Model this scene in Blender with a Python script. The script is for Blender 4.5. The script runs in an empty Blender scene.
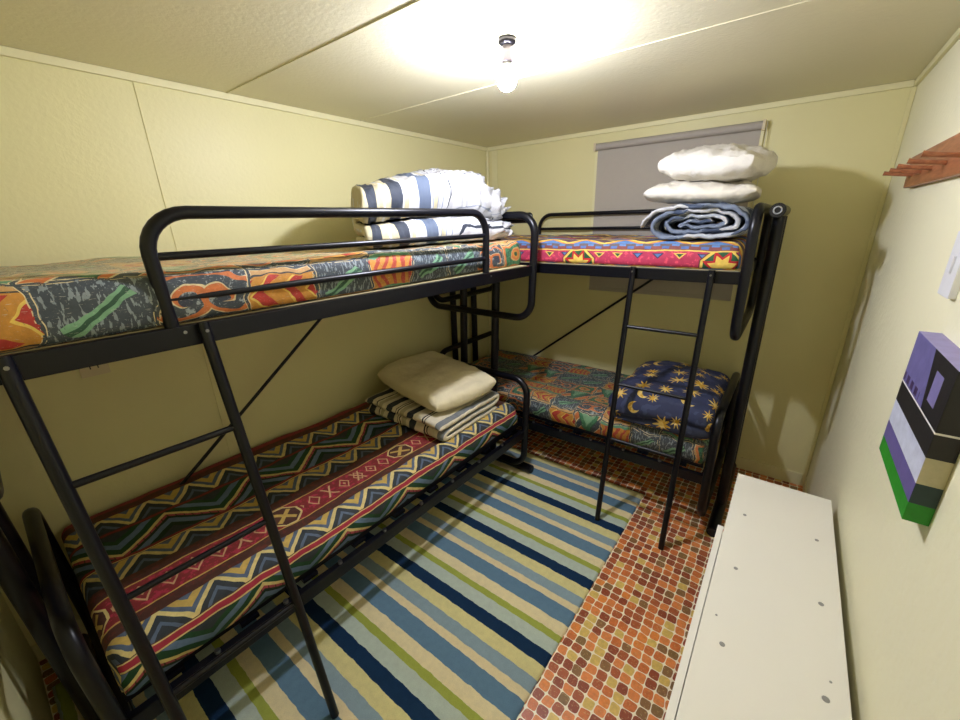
import bpy, bmesh, math, random
from mathutils import Vector, Matrix, noise
random.seed(7)
PI = math.pi
sc = bpy.context.scene
COL = sc.collection

# ------------------------------------------------------------------ sizes of the room (metres)
RW, RH = 2.505, 2.25            # width along x, ceiling height
YB, YF = 0.0, -3.20             # back wall, front wall

# ------------------------------------------------------------------ node expressions
class N:
    """a scalar socket that understands arithmetic"""
    def __init__(s, nt, v): s.nt, s.v = nt, v
    def _op(s, op, *a): return mth(s.nt, op, *a)
    def __add__(s, o): return s._op('ADD', s, o)
    def __radd__(s, o): return s._op('ADD', o, s)
    def __sub__(s, o): return s._op('SUBTRACT', s, o)
    def __rsub__(s, o): return s._op('SUBTRACT', o, s)
    def __mul__(s, o): return s._op('MULTIPLY', s, o)
    def __rmul__(s, o): return s._op('MULTIPLY', o, s)
    def __truediv__(s, o): return s._op('DIVIDE', s, o)
    def __rtruediv__(s, o): return s._op('DIVIDE', o, s)
    def __neg__(s): return s._op('MULTIPLY', s, -1.0)

def mth(nt, op, *a):
    n = nt.nodes.new('ShaderNodeMath'); n.operation = op
    for i, x in enumerate(a):
        if isinstance(x, N): nt.links.new(x.v, n.inputs[i])
        else: n.inputs[i].default_value = float(x)
    return N(nt, n.outputs[0])
def floor_(a): return mth(a.nt, 'FLOOR', a)
def fract(a): return mth(a.nt, 'FRACT', a)
def abs_(a): return mth(a.nt, 'ABSOLUTE', a)
def sin_(a): return mth(a.nt, 'SINE', a)
def cos_(a): return mth(a.nt, 'COSINE', a)
def sqrt_(a): return mth(a.nt, 'SQRT', a)
def pow_(a, e): return mth(a.nt, 'POWER', a, e)
def min_(a, b): return mth((a if isinstance(a, N) else b).nt, 'MINIMUM', a, b)
def max_(a, b): return mth((a if isinstance(a, N) else b).nt, 'MAXIMUM', a, b)
def lt(a, b): return mth((a if isinstance(a, N) else b).nt, 'LESS_THAN', a, b)
def gt(a, b): return mth((a if isinstance(a, N) else b).nt, 'GREATER_THAN', a, b)
def atan2_(a, b): return mth(a.nt, 'ARCTAN2', a, b)
def between(a, lo, hi): return gt(a, lo) * lt(a, hi)
def tri(a): return abs_(fract(a) - 0.5) * 2.0          # triangle wave 1..0..1

def S(r, g, b):                                       # sRGB bytes to linear
    def f(c):
        c /= 255.0
        return c / 12.92 if c <= 0.04045 else ((c + 0.055) / 1.055) ** 2.4
    return (f(r), f(g), f(b), 1.0)

class Mat:
    def __init__(s, name, rough=0.6, metal=0.0, spec=0.5):
        s.m = bpy.data.materials.new(name); s.m.use_nodes = True
        s.nt = s.m.node_tree
        s.b = s.nt.nodes['Principled BSDF']
        s.b.inputs['Roughness'].default_value = rough
        s.b.inputs['Metallic'].default_value = metal
        s.b.inputs['Specular IOR Level'].default_value = spec
        s._tc = None
    def tc(s):
        if not s._tc: s._tc = s.nt.nodes.new('ShaderNodeTexCoord')
        return s._tc
    def xyz(s, out='UV'):
        n = s.nt.nodes.new('ShaderNodeSeparateXYZ'); s.nt.links.new(s.tc().outputs[out], n.inputs[0])
        return [N(s.nt, n.outputs[i]) for i in range(3)]
    def vec(s, x, y, z=0.0):
        n = s.nt.nodes.new('ShaderNodeCombineXYZ')
        for i, q in enumerate((x, y, z)):
            if isinstance(q, N): s.nt.links.new(q.v, n.inputs[i])
            else: n.inputs[i].default_value = q
        return n.outputs[0]
    def noise(s, vec, scale, detail=2.0, rough=0.5):
        n = s.nt.nodes.new('ShaderNodeTexNoise'); n.inputs['Scale'].default_value = scale
        n.inputs['Detail'].default_value = detail; n.inputs['Roughness'].default_value = rough
        s.nt.links.new(vec, n.inputs['Vector'])
        return N(s.nt, n.outputs['Fac'])
    def white(s, vec):
        n = s.nt.nodes.new('ShaderNodeTexWhiteNoise'); n.noise_dimensions = '3D'
        s.nt.links.new(vec, n.inputs['Vector'])
        return N(s.nt, n.outputs['Value'])
    def mix(s, f, a, b, mode='MIX'):
        n = s.nt.nodes.new('ShaderNodeMix'); n.data_type = 'RGBA'; n.blend_type = mode
        for k, q in ((0, f), (6, a), (7, b)):
            if isinstance(q, N): s.nt.links.new(q.v, n.inputs[k])
            elif isinstance(q, (tuple, list)): n.inputs[k].default_value = q
            elif isinstance(q, (int, float)): n.inputs[k].default_value = q
            else: s.nt.links.new(q, n.inputs[k])
        return n.outputs[2]
    def ramp(s, f, stops, interp='CONSTANT'):
        n = s.nt.nodes.new('ShaderNodeValToRGB'); n.color_ramp.interpolation = interp
        els = n.color_ramp.elements
        while len(els) < len(stops): els.new(0.5)
        for e, (p, c) in zip(els, stops): e.position = p
        for e, (p, c) in zip(els, stops): e.color = c
        s.nt.links.new(f.v, n.inputs[0])
        return n.outputs[0]
    def scale_col(s, col, k):                         # col * scalar
        n = s.nt.nodes.new('ShaderNodeVectorMath'); n.operation = 'SCALE'
        s.nt.links.new(col, n.inputs[0]) if not isinstance(col, tuple) else setattr(n.inputs[0], 'default_value', col[:3])
        s.nt.links.new(k.v, n.inputs['Scale'])
        return n.outputs[0]
    def color(s, c):
        if isinstance(c, tuple): s.b.inputs['Base Color'].default_value = c
        else: s.nt.links.new(c, s.b.inputs['Base Color'])
        return s
    def bump(s, h, strength=0.3, dist=0.005):
        n = s.nt.nodes.new('ShaderNodeBump'); n.inputs['Strength'].default_value = strength
        n.inputs['Distance'].default_value = dist
        s.nt.links.new(h.v, n.inputs['Height']); s.nt.links.new(n.outputs[0], s.b.inputs['Normal'])
        return s

def plain(name, col, rough=0.6, metal=0.0, spec=0.5, var=0.06, vs=20.0, bump=0.0, bs=120.0, bd=0.002):
    M = Mat(name, rough, metal, spec)
    v = M.tc().outputs['Object']
    f = M.noise(v, vs, 3.0)
    M.color(M.scale_col(col, (1.0 - var) + f * (2 * var)))
    if bump: M.bump(M.noise(v, bs, 3.0), bump, bd)
    return M.m

# ------------------------------------------------------------------ materials
def paint(name, col, bs=90, bump=0.25):
    M = Mat(name, 0.45, 0, 0.35)
    v = M.tc().outputs['Object']
    big = M.noise(v, 1.7, 3.0); small = M.noise(v, bs, 3.0)
    M.color(M.scale_col(col, 0.96 + big * 0.08))
    M.bump(small, bump, 0.004)
    return M.m
WALLC = S(232, 224, 166)
m_wall = paint('wall_paint', WALLC, 60, 0.22)
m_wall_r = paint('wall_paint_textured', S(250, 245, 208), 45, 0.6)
m_ceil = paint('ceiling_paint', S(228, 221, 186), 70, 0.25)
m_trim = paint('trim_paint', S(236, 229, 178), 60, 0.08)
m_black = plain('black_powder_coat', S(8, 9, 17), 0.32, 0.0, 0.36, 0.12, 30, 0.06, 300)
m_blackp = plain('black_plastic', S(14, 14, 16), 0.5)
m_chrome = plain('zinc_bolt', S(150, 150, 152), 0.3, 1.0)
m_grey = plain('grey_plastic_cap', S(150, 152, 155), 0.4, 0.3)
m_board = plain('plywood_base', S(196, 184, 140), 0.7, var=0.12, vs=9)
m_white = plain('white_laminate', S(240, 236, 222), 0.35, var=0.012, vs=3)
m_cap = plain('screw_cap_grey', S(150, 148, 140), 0.5)
m_plate = plain('white_switch_plastic', S(238, 238, 240), 0.3)
m_plate2 = plain('cream_outlet_plastic', S(220, 205, 165), 0.4)
m_dark = plain('dark_slot', S(25, 22, 20), 0.6)
m_holder = plain('grey_lampholder', S(120, 112, 116), 0.35, 0.3)
m_rose = plain('dark_metal_rose', S(60, 58, 60), 0.25, 0.8)
m_blind = plain('blind_fabric', S(184, 176, 160), 0.85, var=0.03, vs=50, bump=0.1, bs=400)
m_blindtube = plain('blind_tube_fabric', S(178, 170, 156), 0.7, var=0.03)
m_cord = plain('blind_cord', S(220, 214, 190), 0.6)
m_pane = plain('dark_night_glass', S(10, 12, 16), 0.08)

def mat_wood():
    M = Mat('varnished_wood', 0.38)
    x, y, z = M.xyz('Object')
    g = M.noise(M.vec(x * 8, y * 1.6, z * 14), 6, 4, 0.6)
    M.color(M.ramp(g, [(0.25, S(128, 72, 44)), (0.55, S(168, 104, 68)), (0.8, S(188, 124, 84))], 'LINEAR'))
    return M.m
m_wood = mat_wood()

def mat_bulb():
    m = bpy.data.materials.new('lit_bulb_glass'); m.use_nodes = True
    nt = m.node_tree; nt.nodes.remove(nt.nodes['Principled BSDF'])
    e = nt.nodes.new('ShaderNodeEmission'); e.inputs[0].default_value = (1.0, 1.035, 1.30, 1); e.inputs[1].default_value = BULB
    nt.links.new(e.outputs[0], nt.nodes['Material Output'].inputs[0])
    return m
BULB = 300.0
m_bulb = mat_bulb()

def mat_floor():
    M = Mat('pebble_tile_vinyl', 0.33, 0, 0.5)
    x, y, z = M.xyz('Object')
    P = 0.0405
    wx = M.noise(M.vec(x, y, 0.0), 14, 1) - 0.5
    wy = M.noise(M.vec(x, y, 5.0), 14, 1) - 0.5
    u = x / P + wx * 0.42; v = y / P + wy * 0.42
    cx, cy = floor_(u), floor_(v)
    r1 = M.white(M.vec(cx, cy, 1.0)); r2 = M.white(M.vec(cx, cy, 4.0)); r3 = M.white(M.vec(cx, cy, 9.0))
    fx = abs_(fract(u) - 0.5 + (r2 - 0.5) * 0.05) * 2.0; fy = abs_(fract(v) - 0.5 + (r3 - 0.5) * 0.05) * 2.0
    d = pow_(pow_(fx, 4.2) + pow_(fy, 4.2), 1 / 4.2)
    tile = M.ramp(r1, [(0.0, S(196, 108, 52)), (0.14, S(140, 68, 40)), (0.36, S(212, 128, 66)), (0.52, S(134, 96, 56)),
                       (0.62, S(164, 84, 46)), (0.76, S(206, 176, 92)), (0.88, S(214, 128, 56)), (0.95, S(128, 96, 54))])
    sw = M.noise(M.vec(x, y, r1 * 40.0), 75, 3, 0.6)
    sw2 = M.noise(M.vec(x, y, r1 * 17.0), 140, 2, 0.6)
    tile = M.scale_col(tile, 0.86 + sw * 0.8)
    tile = M.mix(gt(sw2, 0.62) * 0.35, tile, S(228, 196, 130))
    col = M.mix(gt(d, 0.925), tile, S(255, 244, 214))
    M.color(col)
    M.bump(M.noise(M.vec(x, y, 0.0), 160, 2), 0.12, 0.002)
    return M.m
m_floor = mat_floor()

def mat_rug():
    M = Mat('striped_wool_rug', 0.95, 0, 0.1)
    x, y, z = M.xyz('Object')                          # rug origin stands on the room axes
    wob = (M.noise(M.vec(x, y, 0.0), 22, 3) - 0.5) * 0.012
    t = fract((RUG_Y0 - y + wob) / 0.4335)
    B = [(0.0, S(26, 50, 78)), (0.086, S(214, 204, 142)), (0.224, S(138, 158, 164)), (0.351, S(222, 206, 160)),
         (0.430, S(98, 128, 148)), (0.610, S(224, 210, 164)), (0.742, S(160, 168, 74)), (0.815, S(180, 192, 176)), (0.952, S(26, 50, 78))]
    col = M.ramp(t, B)
    f = M.noise(M.vec(x, y, 0.0), 260, 3, 0.7); f2 = M.noise(M.vec(x, y * 1.0, 3.0), 40, 3)
    M.color(M.scale_col(col, 0.80 + f * 0.44 + f2 * 0.30))
    M.bump(f, 0.7, 0.006)
    return M.m
RUG_Y0 = -1.0875
m_rug = mat_rug()

def finish_cloth(M, col, wr=0.35, amp=0.012):
    v = M.tc().outputs['Object']
    n1 = M.noise(v, 9, 4, 0.55); n2 = M.noise(v, 350, 2)
    M.color(col)
    M.bump(n1 + n2 * 0.05, wr, amp)
    return M.m

def mat_patch(name, ox=0.0, oy=0.0, CU=0.205, CV=0.165, RJ=0.5, DIM=0.0):
    """brushy patchwork: leaf panels, rings, scrolls, triangles"""
    M = Mat(name, 0.62, 0, 0.4)
    U0, V0, _ = M.xyz('UV')
    uv = M.tc().outputs['UV']
    w1 = M.noise(uv, 9, 2) - 0.5
    w2 = M.noise(M.vec(V0, U0, 3.0), 9, 2) - 0.5
    U = U0 + ox + w1 * 0.085; V = V0 + oy + w2 * 0.07
    cs = U / CU; c = floor_(cs); fu = fract(cs)
    rc = M.white(M.vec(c, 2.0, 0.0))
    rs = V / CV + rc * RJ; r = floor_(rs); fv = fract(rs)
    k = M.white(M.vec(c, r, 7.0)); k2 = M.white(M.vec(c, r, 3.0))
    du = fu - 0.5; dv = fv - 0.5
    slate = S(54, 66, 76); dslate = S(30, 38, 46); ochre = S(206, 142, 48); orange = S(212, 116, 54)
    green = S(52, 122, 82); dgreen = S(28, 82, 58); lgreen = S(122, 172, 132); red = S(188, 44, 36); cream = S(226, 208, 160); tan = S(206, 160, 98)
    br = M.noise(M.vec(U0 * 3, V0 * 3, k * 20.0), 16, 4, 0.65)
    # leaf panel: a row of red arrowheads on ochre
    ch = fract(fu * 2.6 + abs_(dv) * 1.9)
    inside = lt(abs_(dv), 0.30)
    a = M.mix(inside * lt(ch, 0.40), ochre, red)
    a = M.mix(inside * between(ch, 0.40, 0.50), a, S(236, 202, 92))
    a = M.mix(gt(abs_(dv), 0.36), a, tan)
    a = M.mix(between(abs_(dv), 0.335, 0.365), a, dslate)
    # rings in a green panel
    d = sqrt_(du * du * 1.2 + dv * dv)
    b = M.mix(lt(br, 0.47), green, dgreen)
    b = M.mix(lt(d, 0.24), b, tan); b = M.mix(lt(d, 0.19), b, orange); b = M.mix(lt(d, 0.12), b, ochre); b = M.mix(lt(d, 0.07), b, dgreen)
    mx = max_(abs_(du), abs_(dv))
    b = M.mix(gt(mx, 0.37), b, orange); b = M.mix(gt(mx, 0.44), b, tan)
    # scroll: curls of orange on slate
    sx = abs_(du) - 0.22
    ang = atan2_(dv, sx); dd = sqrt_(sx * sx + dv * dv)
    sp = fract(dd * 4.2 + ang * 0.159)
    e = M.mix(gt(br, 0.58), slate, S(150, 160, 162))
    e = M.mix(lt(dd, 0.42) * between(sp, 0.28, 0.62), e, orange)
    e = M.mix(lt(dd, 0.42) * between(sp, 0.58, 0.66), e, cream)
    e = M.mix(lt(dd, 0.09), e, S(44, 54, 74))
    # green spear with dark diagonal bands
    dg = fract((U0 - V0 * 0.8) / 0.105)
    h = M.mix(lt(dg, 0.5), orange, slate)
    h = M.mix(between(dg, 0.46, 0.53), h, cream); h = M.mix(gt(dg, 0.96), h, cream)
    sv = 0.5 - abs_(du) * 1.15 - fv * 0.42
    h = M.mix(gt(sv, 0.02), h, dgreen); h = M.mix(gt(sv, 0.06), h, green); h = M.mix(gt(sv, 0.22), h, lgreen)
    # slate brush block with leaf
    q = M.mix(gt(M.noise(M.vec(U0 * 14, V0 * 4, 2.0), 9, 3), 0.56), slate, S(134, 146, 150))
    q = M.mix(lt(abs_(dv - du * 0.8), 0.13) * lt(d, 0.4), q, lgreen)
    q = M.mix(lt(abs_(dv - du * 0.8), 0.045) * lt(d, 0.4), q, dgreen)
    # coral comb
    cm = fract(fu * 5.0 + sin_(fv * 9.0) * 0.25)
    g = M.mix(lt(cm, 0.45), ochre, S(186, 64, 44)); g = M.mix(gt(abs_(dv), 0.33), g, S(92, 150, 112))
    col = M.mix(gt(k, 0.20), a, b); col = M.mix(gt(k, 0.36), col, e); col = M.mix(gt(k, 0.54), col, h)
    col = M.mix(gt(k, 0.68), col, q); col = M.mix(gt(k, 0.90), col, g)
    eu = min_(fu, 1.0 - fu) * CU; ev = min_(fv, 1.0 - fv) * CV
    ed = min_(eu, ev)
    col = M.mix(lt(ed, 0.0042) * gt(br, 0.42), col, slate)
    col = M.mix(between(ed, 0.0042, 0.0068) * gt(br, 0.46), col, cream)
    fleck = gt(M.noise(M.vec(U0 * 5, V0 * 26, 1.0), 13, 3, 0.7), 0.64)
    col = M.mix(fleck * 0.55, col, S(206, 204, 190))
    fl2 = gt(M.noise(M.vec(U0 * 22, V0 * 5, 4.0), 8, 3, 0.7), 0.66)
    col = M.mix(fl2 * 0.6, col, slate)
    if not DIM:                                          # streaky pale wash mixed over the top
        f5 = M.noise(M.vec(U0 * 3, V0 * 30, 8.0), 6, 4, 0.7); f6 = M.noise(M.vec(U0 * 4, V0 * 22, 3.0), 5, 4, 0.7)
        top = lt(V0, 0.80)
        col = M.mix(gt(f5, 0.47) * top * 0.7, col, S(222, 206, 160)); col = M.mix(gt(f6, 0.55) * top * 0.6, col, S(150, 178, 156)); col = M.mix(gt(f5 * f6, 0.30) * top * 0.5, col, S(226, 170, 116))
    if DIM:                                              # the dense print is more broken up by dashes of slate and deep green
        f3 = M.noise(M.vec(U0 * 9, V0 * 24, 6.0), 7, 4, 0.75); f4 = M.noise(M.vec(U0 * 26, V0 * 8, 2.0), 6, 4, 0.75)
        top = lt(V0, 0.78)
        col = M.mix(gt(f3, 0.54) * top * DIM, col, S(58, 74, 70)); col = M.mix(gt(f4, 0.60) * top * DIM, col, S(52, 92, 72))
        col = M.mix(gt(f4 * f3, 0.36) * top * 0.8, col, S(176, 178, 160))
    col = M.mix(0.12, col, S(128, 122, 106))
    col = M.scale_col(col, 0.60 + br * 0.84)
    return finish_cloth(M, col, 0.3, 0.01)
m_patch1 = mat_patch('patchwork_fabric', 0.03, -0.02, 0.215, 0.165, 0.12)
m_patch2 = mat_patch('patchwork_fabric_dense', 0.62, 0.04, 0.17, 0.14, 0.16, 0.6)

def mat_kilim():
    """zigzag and lozenge bands running along the mattress"""
    M = Mat('zigzag_band_fabric', 0.7, 0, 0.3)
    U0, V0, _ = M.xyz('UV')
    uv = M.tc().outputs['UV']
    U = U0 + (M.noise(uv, 12, 2) - 0.5) * 0.018
    V = V0 + (M.noise(M.vec(V0, U0, 2.0), 10, 2) - 0.5) * 0.016
    br = M.noise(M.vec(U0, V0, 0.0), 38, 3, 0.65)
    brown = S(84, 52, 42); dred = S(136, 48, 48); mag = S(170, 50, 68); cream = S(220, 200, 130); slate = S(88, 102, 122)
    dslate = S(52, 58, 62); yel = S(202, 170, 88); green = S(34, 72, 44); dgreen = S(24, 50, 34); blue = S(102, 124, 152); pink = S(172, 76, 84)
    col = M.mix(gt(br, 0.56), brown, S(100, 50, 40))
    def zig(col, v0, v1, per, ph, base):
        t = (V - v0) / (v1 - v0)
        z = tri(U / per + ph)
        inb = between(t, 0.0, 1.0)
        e = t - z                                       # signed distance from the zigzag line
        bc = M.mix(gt(e, 0.0), slate, base)
        small = fract(U / per + ph + 0.5)
        t1 = lt(abs_(small - 0.5) * 2.2 + abs_(t - 0.16) * 2.0, 0.52)
        t2 = lt(tri(U / per + ph + 0.5) * -1.0 + 1.0 + abs_(t - 0.84) * 2.0, 0.55)
        bc = M.mix(lt(z - t, -0.42), bc, slate)
        bc = M.mix(gt(z - t, 0.36), bc, yel)
        bc = M.mix(gt(z - t, 0.74), bc, slate)
        bc = M.mix(lt(z - t, -0.60), bc, dslate)
        bc = M.mix(lt(abs_(e), 0.12), bc, cream)
        return M.mix(inb, col, bc)
    def chev(col, v0, v1, per, ph):
        t = (V - v0) / (v1 - v0)
        z = tri(U / per + ph) * 0.86 + 0.07
        inb = between(t, 0.0, 1.0)
        e = t - z
        bc = M.mix(gt(e, 0.0), green, dgreen)
        bc = M.mix(between(abs_(e), 0.26, 0.46), bc, blue)
        bc = M.mix(between(abs_(e), 0.62, 1.0), bc, dslate)
        p = between(e, 0.055, 0.15)
        bc = M.mix(p, bc, pink)
        bc = M.mix(p * lt(fract(U * 42.0), 0.16), bc, brown)
        bc = M.mix(lt(abs_(e), 0.055), bc, cream)
        return M.mix(inb, col, bc)
    def line(col, v0, v1, c): return M.mix(between(V, v0, v1), col, c)
    col = line(col, 0.0, 0.055, dred)
    col = zig(col, 0.10, 0.215, 0.155, 0.1, dslate)
    col = line(col, 0.222, 0.232, dred)
    col = chev(col, 0.238, 0.415, 0.335, 0.30)
    col = line(col, 0.418, 0.432, dred); col = line(col, 0.432, 0.437, cream)
    col = zig(col, 0.440, 0.545, 0.155, 0.45, dslate)
    # motif band with octagon medallions and small glyphs
    v0, v1 = 0.60, 0.745
    inb = between(V, v0, v1); t = (V - v0) / (v1 - v0) - 0.5
    pu = fract(U / 0.62 + 0.17) - 0.5
    bc = M.mix(gt(br, 0.55), dred, mag)
    octa = max_(max_(abs_(pu) * 0.62, abs_(t) * 0.145), (abs_(pu) * 0.62 + abs_(t) * 0.145) * 0.72)
    bc2 = M.mix(lt(octa, 0.066), bc, cream); bc2 = M.mix(lt(octa, 0.058), bc2, brown)
    x1 = abs_(abs_(pu) * 0.62 - abs_(t) * 0.145)
    bc2 = M.mix(lt(octa, 0.05) * lt(x1, 0.012), bc2, yel)
    gu = fract(U / 0.075) - 0.5; gi = M.white(M.vec(floor_(U / 0.075), 3.0, 0.0))
    lo = abs_(gu) * 1.1 + abs_(t) * 1.3
    gl = between(lo, 0.30, 0.40) * lt(gi, 0.6) + lt(abs_(abs_(gu) - abs_(t)), 0.06) * lt(abs_(t), 0.3) * gt(gi, 0.55) + lt(lo, 0.10) * lt(gi, 0.35)
    bc2 = M.mix(gt(octa, 0.075) * min_(gl, 1.0), bc2, S(206, 168, 118))
    bc2 = M.mix(gt(abs_(t), 0.46), bc2, yel)
    col = M.mix(inb, col, bc2)
    col = zig(col, 0.795, 0.885, 0.155, 0.2, dslate)
    col = line(col, 0.888, 0.892, cream); col = line(col, 0.892, 0.910, mag); col = line(col, 0.910, 0.915, cream)
    col = chev(col, 0.916, 1.045, 0.335, 0.62)
    col = line(col, 1.047, 1.051, cream); col = line(col, 1.051, 1.068, mag); col = line(col, 1.068, 1.072, cream)
    col = zig(col, 1.075, 1.16, 0.155, 0.0, dslate)
    col = M.scale_col(col, 0.62 + br * 0.75)
    return finish_cloth(M, col, 0.35, 0.012)
m_kilim = mat_kilim()

def mat_star():
    """pink band with octagon star medallions, meander of blue squares above"""
    M = Mat('pink_medallion_fabric', 0.65, 0, 0.35)
    U0, V0, _ = M.xyz('UV')
    U = U0 + (M.noise(M.tc().outputs['UV'], 14, 2) - 0.5) * 0.012
    V = V0 - U0 * 0.012 + (M.noise(M.vec(V0, U0, 1.0), 12, 2) - 0.5) * 0.012
    br = M.noise(M.vec(U0, V0, 0.0), 40, 3, 0.6)
    T = V - W_STAR                                       # distance from the front top edge
    brown = S(112, 84, 66); blue = S(92, 132, 186); yel = S(238, 204, 96); orange = S(226, 146, 66); pink = S(196, 62, 92); green = S(46, 92, 60); red = S(196, 38, 48)
    col = M.mix(gt(br, 0.55), brown, S(150, 112, 88))
    # generic bands on the top
    tt = fract(V * 5.2); zz = tri(U * 5.0)
    col = M.mix(lt(abs_(tt - 0.2 - zz * 0.5), 0.09), col, yel)
    col = M.mix(lt(tt - zz * 0.4, 0.05), col, blue)
    col = M.mix(gt(tt, 0.86), col, pink)
    # blue diamonds edged orange along the top edge
    z = tri(U / 0.21); t = (T + 0.055) / 0.060
    c1 = M.mix(lt(t, z * 0.9), blue, S(96, 74, 84)); c1 = M.mix(between(t - z * 0.9, -0.12, 0.16), c1, yel); c1 = M.mix(between(t - z * 0.9, 0.16, 0.36), c1, orange)
    col = M.mix(between(T, -0.055, 0.005), col, c1)
    # meander of squares
    q = fract(U / 0.085); st = lt(q, 0.5); tb = (T - 0.005) / 0.036
    c2 = M.mix(lt(tb + st * 0.28, 0.64), S(132, 74, 70), S(104, 92, 92))
    c2 = M.mix(between(q, 0.06, 0.44) * between(tb, 0.10, 0.46), c2, blue)
    c2 = M.mix(between(q, 0.56, 0.94) * between(tb, 0.5, 0.86), c2, S(84, 112, 172))
    col = M.mix(between(T, 0.005, 0.041), col, c2)
    col = M.mix(between(T, 0.041, 0.047), col, yel)
    # pink band
    pu = (fract(U / 0.70 + PH_STAR) - 0.5) * 0.70; pv = T - 0.122
    octa = max_(max_(abs_(pu), abs_(pv)), (abs_(pu) + abs_(pv)) * 0.72)
    ang = atan2_(pv, pu); rr = sqrt_(pu * pu + pv * pv)
    star = rr * (1.0 + 0.75 * (1.0 - tri(ang / (PI / 4.0) + 0.5)))
    c3 = M.mix(gt(br, 0.58), pink, S(222, 84, 104))
    tu = fract(U / 0.10); ti = M.white(M.vec(floor_(U / 0.10), 1.0, 5.0))
    tv = (T - 0.056) / 0.028
    trg = gt(tv, 0.0) * lt(tv + abs_(tu - 0.5) * 3.4, 1.0)
    trg2 = gt(tv, 0.14) * lt(tv + abs_(tu - 0.5) * 3.4, 0.74)
    c3 = M.mix(trg, c3, M.ramp(ti, [(0, yel), (0.5, S(70, 60, 90))])); c3 = M.mix(trg2, c3, M.ramp(ti, [(0, green), (0.5, blue)]))
    c3 = M.mix(lt(octa, 0.096), c3, S(120, 60, 70)); c3 = M.mix(lt(octa, 0.090), c3, yel); c3 = M.mix(lt(octa, 0.078), c3, green)
    c3 = M.mix(lt(star, 0.088), c3, red); c3 = M.mix(lt(star, 0.066), c3, yel)
    col = M.mix(gt(T, 0.047), col, c3)
    col = M.scale_col(col, 0.66 + br * 0.62)
    return finish_cloth(M, col, 0.25, 0.008)
W_STAR = 0.778; PH_STAR = 0.4
m_star = mat_star()

def mat_stripes(name, stops, per, axis=1, ph=0.0, wob=0.008, fine=None, rough=0.75):
    """woven stripes across a UV axis, stops given as fractions of a period"""
    M = Mat(name, rough, 0, 0.3)
    q = M.xyz('UV')
    w = (M.noise(M.tc().outputs['UV'], 7, 2) - 0.5) * wob
    t = fract((q[axis] + w) / per + ph)
    col = M.ramp(t, stops)
    br = M.noise(M.vec(q[0], q[1], 0.0), 60, 3)
    col = M.scale_col(col, 0.86 + br * 0.28)
    return finish_cloth(M, col, 0.55, 0.02)
cr = S(222, 212, 182); nv = S(52, 57, 66); wh = S(190, 190, 189); bg = S(186, 176, 142); bl = S(116, 126, 142); ltg = S(178, 184, 190); bk = S(34, 36, 42)
m_ticking = mat_stripes('navy_cream_ticking', [(0, cr), (.03, nv), (.11, cr), (.17, bk), (.18, cr), (.20, bg), (.25, cr), (.30, nv), (.38, cr), (.43, bk), (.44, cr), (.46, bk), (.47, cr), (.49, bg), (.54, cr), (.58, nv), (.66, cr), (.765, bk), (.778, cr), (.795, bk), (.808, cr), (.93, S(120, 124, 124)), (.985, cr)], .64, 0, -.235 / .64)
gl = S(140, 146, 156)
m_ticking2 = mat_stripes('blue_white_ticking', [(0, bg), (.03, nv), (.085, bg), (.12, wh), (.13, bg), (.165, nv), (.235, wh), (.25, bg), (.275, wh), (.34, S(84, 94, 110)), (.42, wh), (.435, gl), (.445, bg), (.475, gl), (.485, wh), (.53, gl), (.542, wh), (.60, nv), (.612, wh), (.70, gl), (.712, wh), (.80, nv), (.812, wh), (.90, gl), (.912, wh)], 1.0, 1)
m_bluewhite = mat_stripes('slate_blue_white_stripe', [(0, wh), (0.20, S(66, 76, 94)), (0.26, bl), (0.42, S(80, 90, 108)), (0.5, ltg), (0.62, wh), (0.66, bl), (0.90, S(66, 78, 100)), (0.95, wh)], 0.29, 1, 0.0)

def mat_navy():
    M = Mat('navy_sun_and_star_fabric', 0.7, 0, 0.3)
    U, V, _ = M.xyz('UV')
    n = M.nt.nodes.new('ShaderNodeTexVoronoi'); n.voronoi_dimensions = '2D'; n.inputs['Scale'].default_value = 8.0; n.inputs['Randomness'].default_value = 0.62
    M.nt.links.new(M.tc().outputs['UV'], n.inputs['Vector'])
    sp = M.nt.nodes.new('ShaderNodeSeparateXYZ'); M.nt.links.new(n.outputs['Position'], sp.inputs[0])
    cx, cy = N(M.nt, sp.outputs[0]), N(M.nt, sp.outputs[1])
    sc_ = M.nt.nodes.new('ShaderNodeSeparateColor'); M.nt.links.new(n.outputs['Color'], sc_.inputs[0])
    k, k2 = N(M.nt, sc_.outputs[0]), N(M.nt, sc_.outputs[1])
    dx, dy = (U - cx) * 8.0, (V - cy) * 8.0            # Position is given in texture space already divided by the scale
    r = sqrt_(dx * dx + dy * dy); a = atan2_(dy, dx) + k2 * 6.0
    size = 0.24 + k * 0.22
    spike = tri(a * (9.0 / (2 * PI)))
    star = lt(r, size * (0.30 + 0.72 * pow_(spike, 1.6)))
    mx_ = dx - 0.11; my_ = dy - 0.05
    moon = lt(r, 0.27) * gt(sqrt_(mx_ * mx_ + my_ * my_), 0.21)
    shape = M.mix(gt(k2, 0.70), M.vec(star, star, star), M.vec(moon, moon, moon))
    sx = M.nt.nodes.new('ShaderNodeSeparateXYZ'); M.nt.links.new(shape, sx.inputs[0]); f = N(M.nt, sx.outputs[0])
    br = M.noise(M.tc().outputs['UV'], 30, 3)
    base = M.mix(gt(M.noise(M.tc().outputs['UV'], 12, 2), 0.6) * 0.5, S(52, 58, 86), S(74, 82, 114))
    col = M.mix(f, base, M.mix(gt(br, 0.5), S(206, 160, 52), S(226, 196, 110)))
    return finish_cloth(M, col, 0.5, 0.02)
m_navy = mat_navy()

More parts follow.
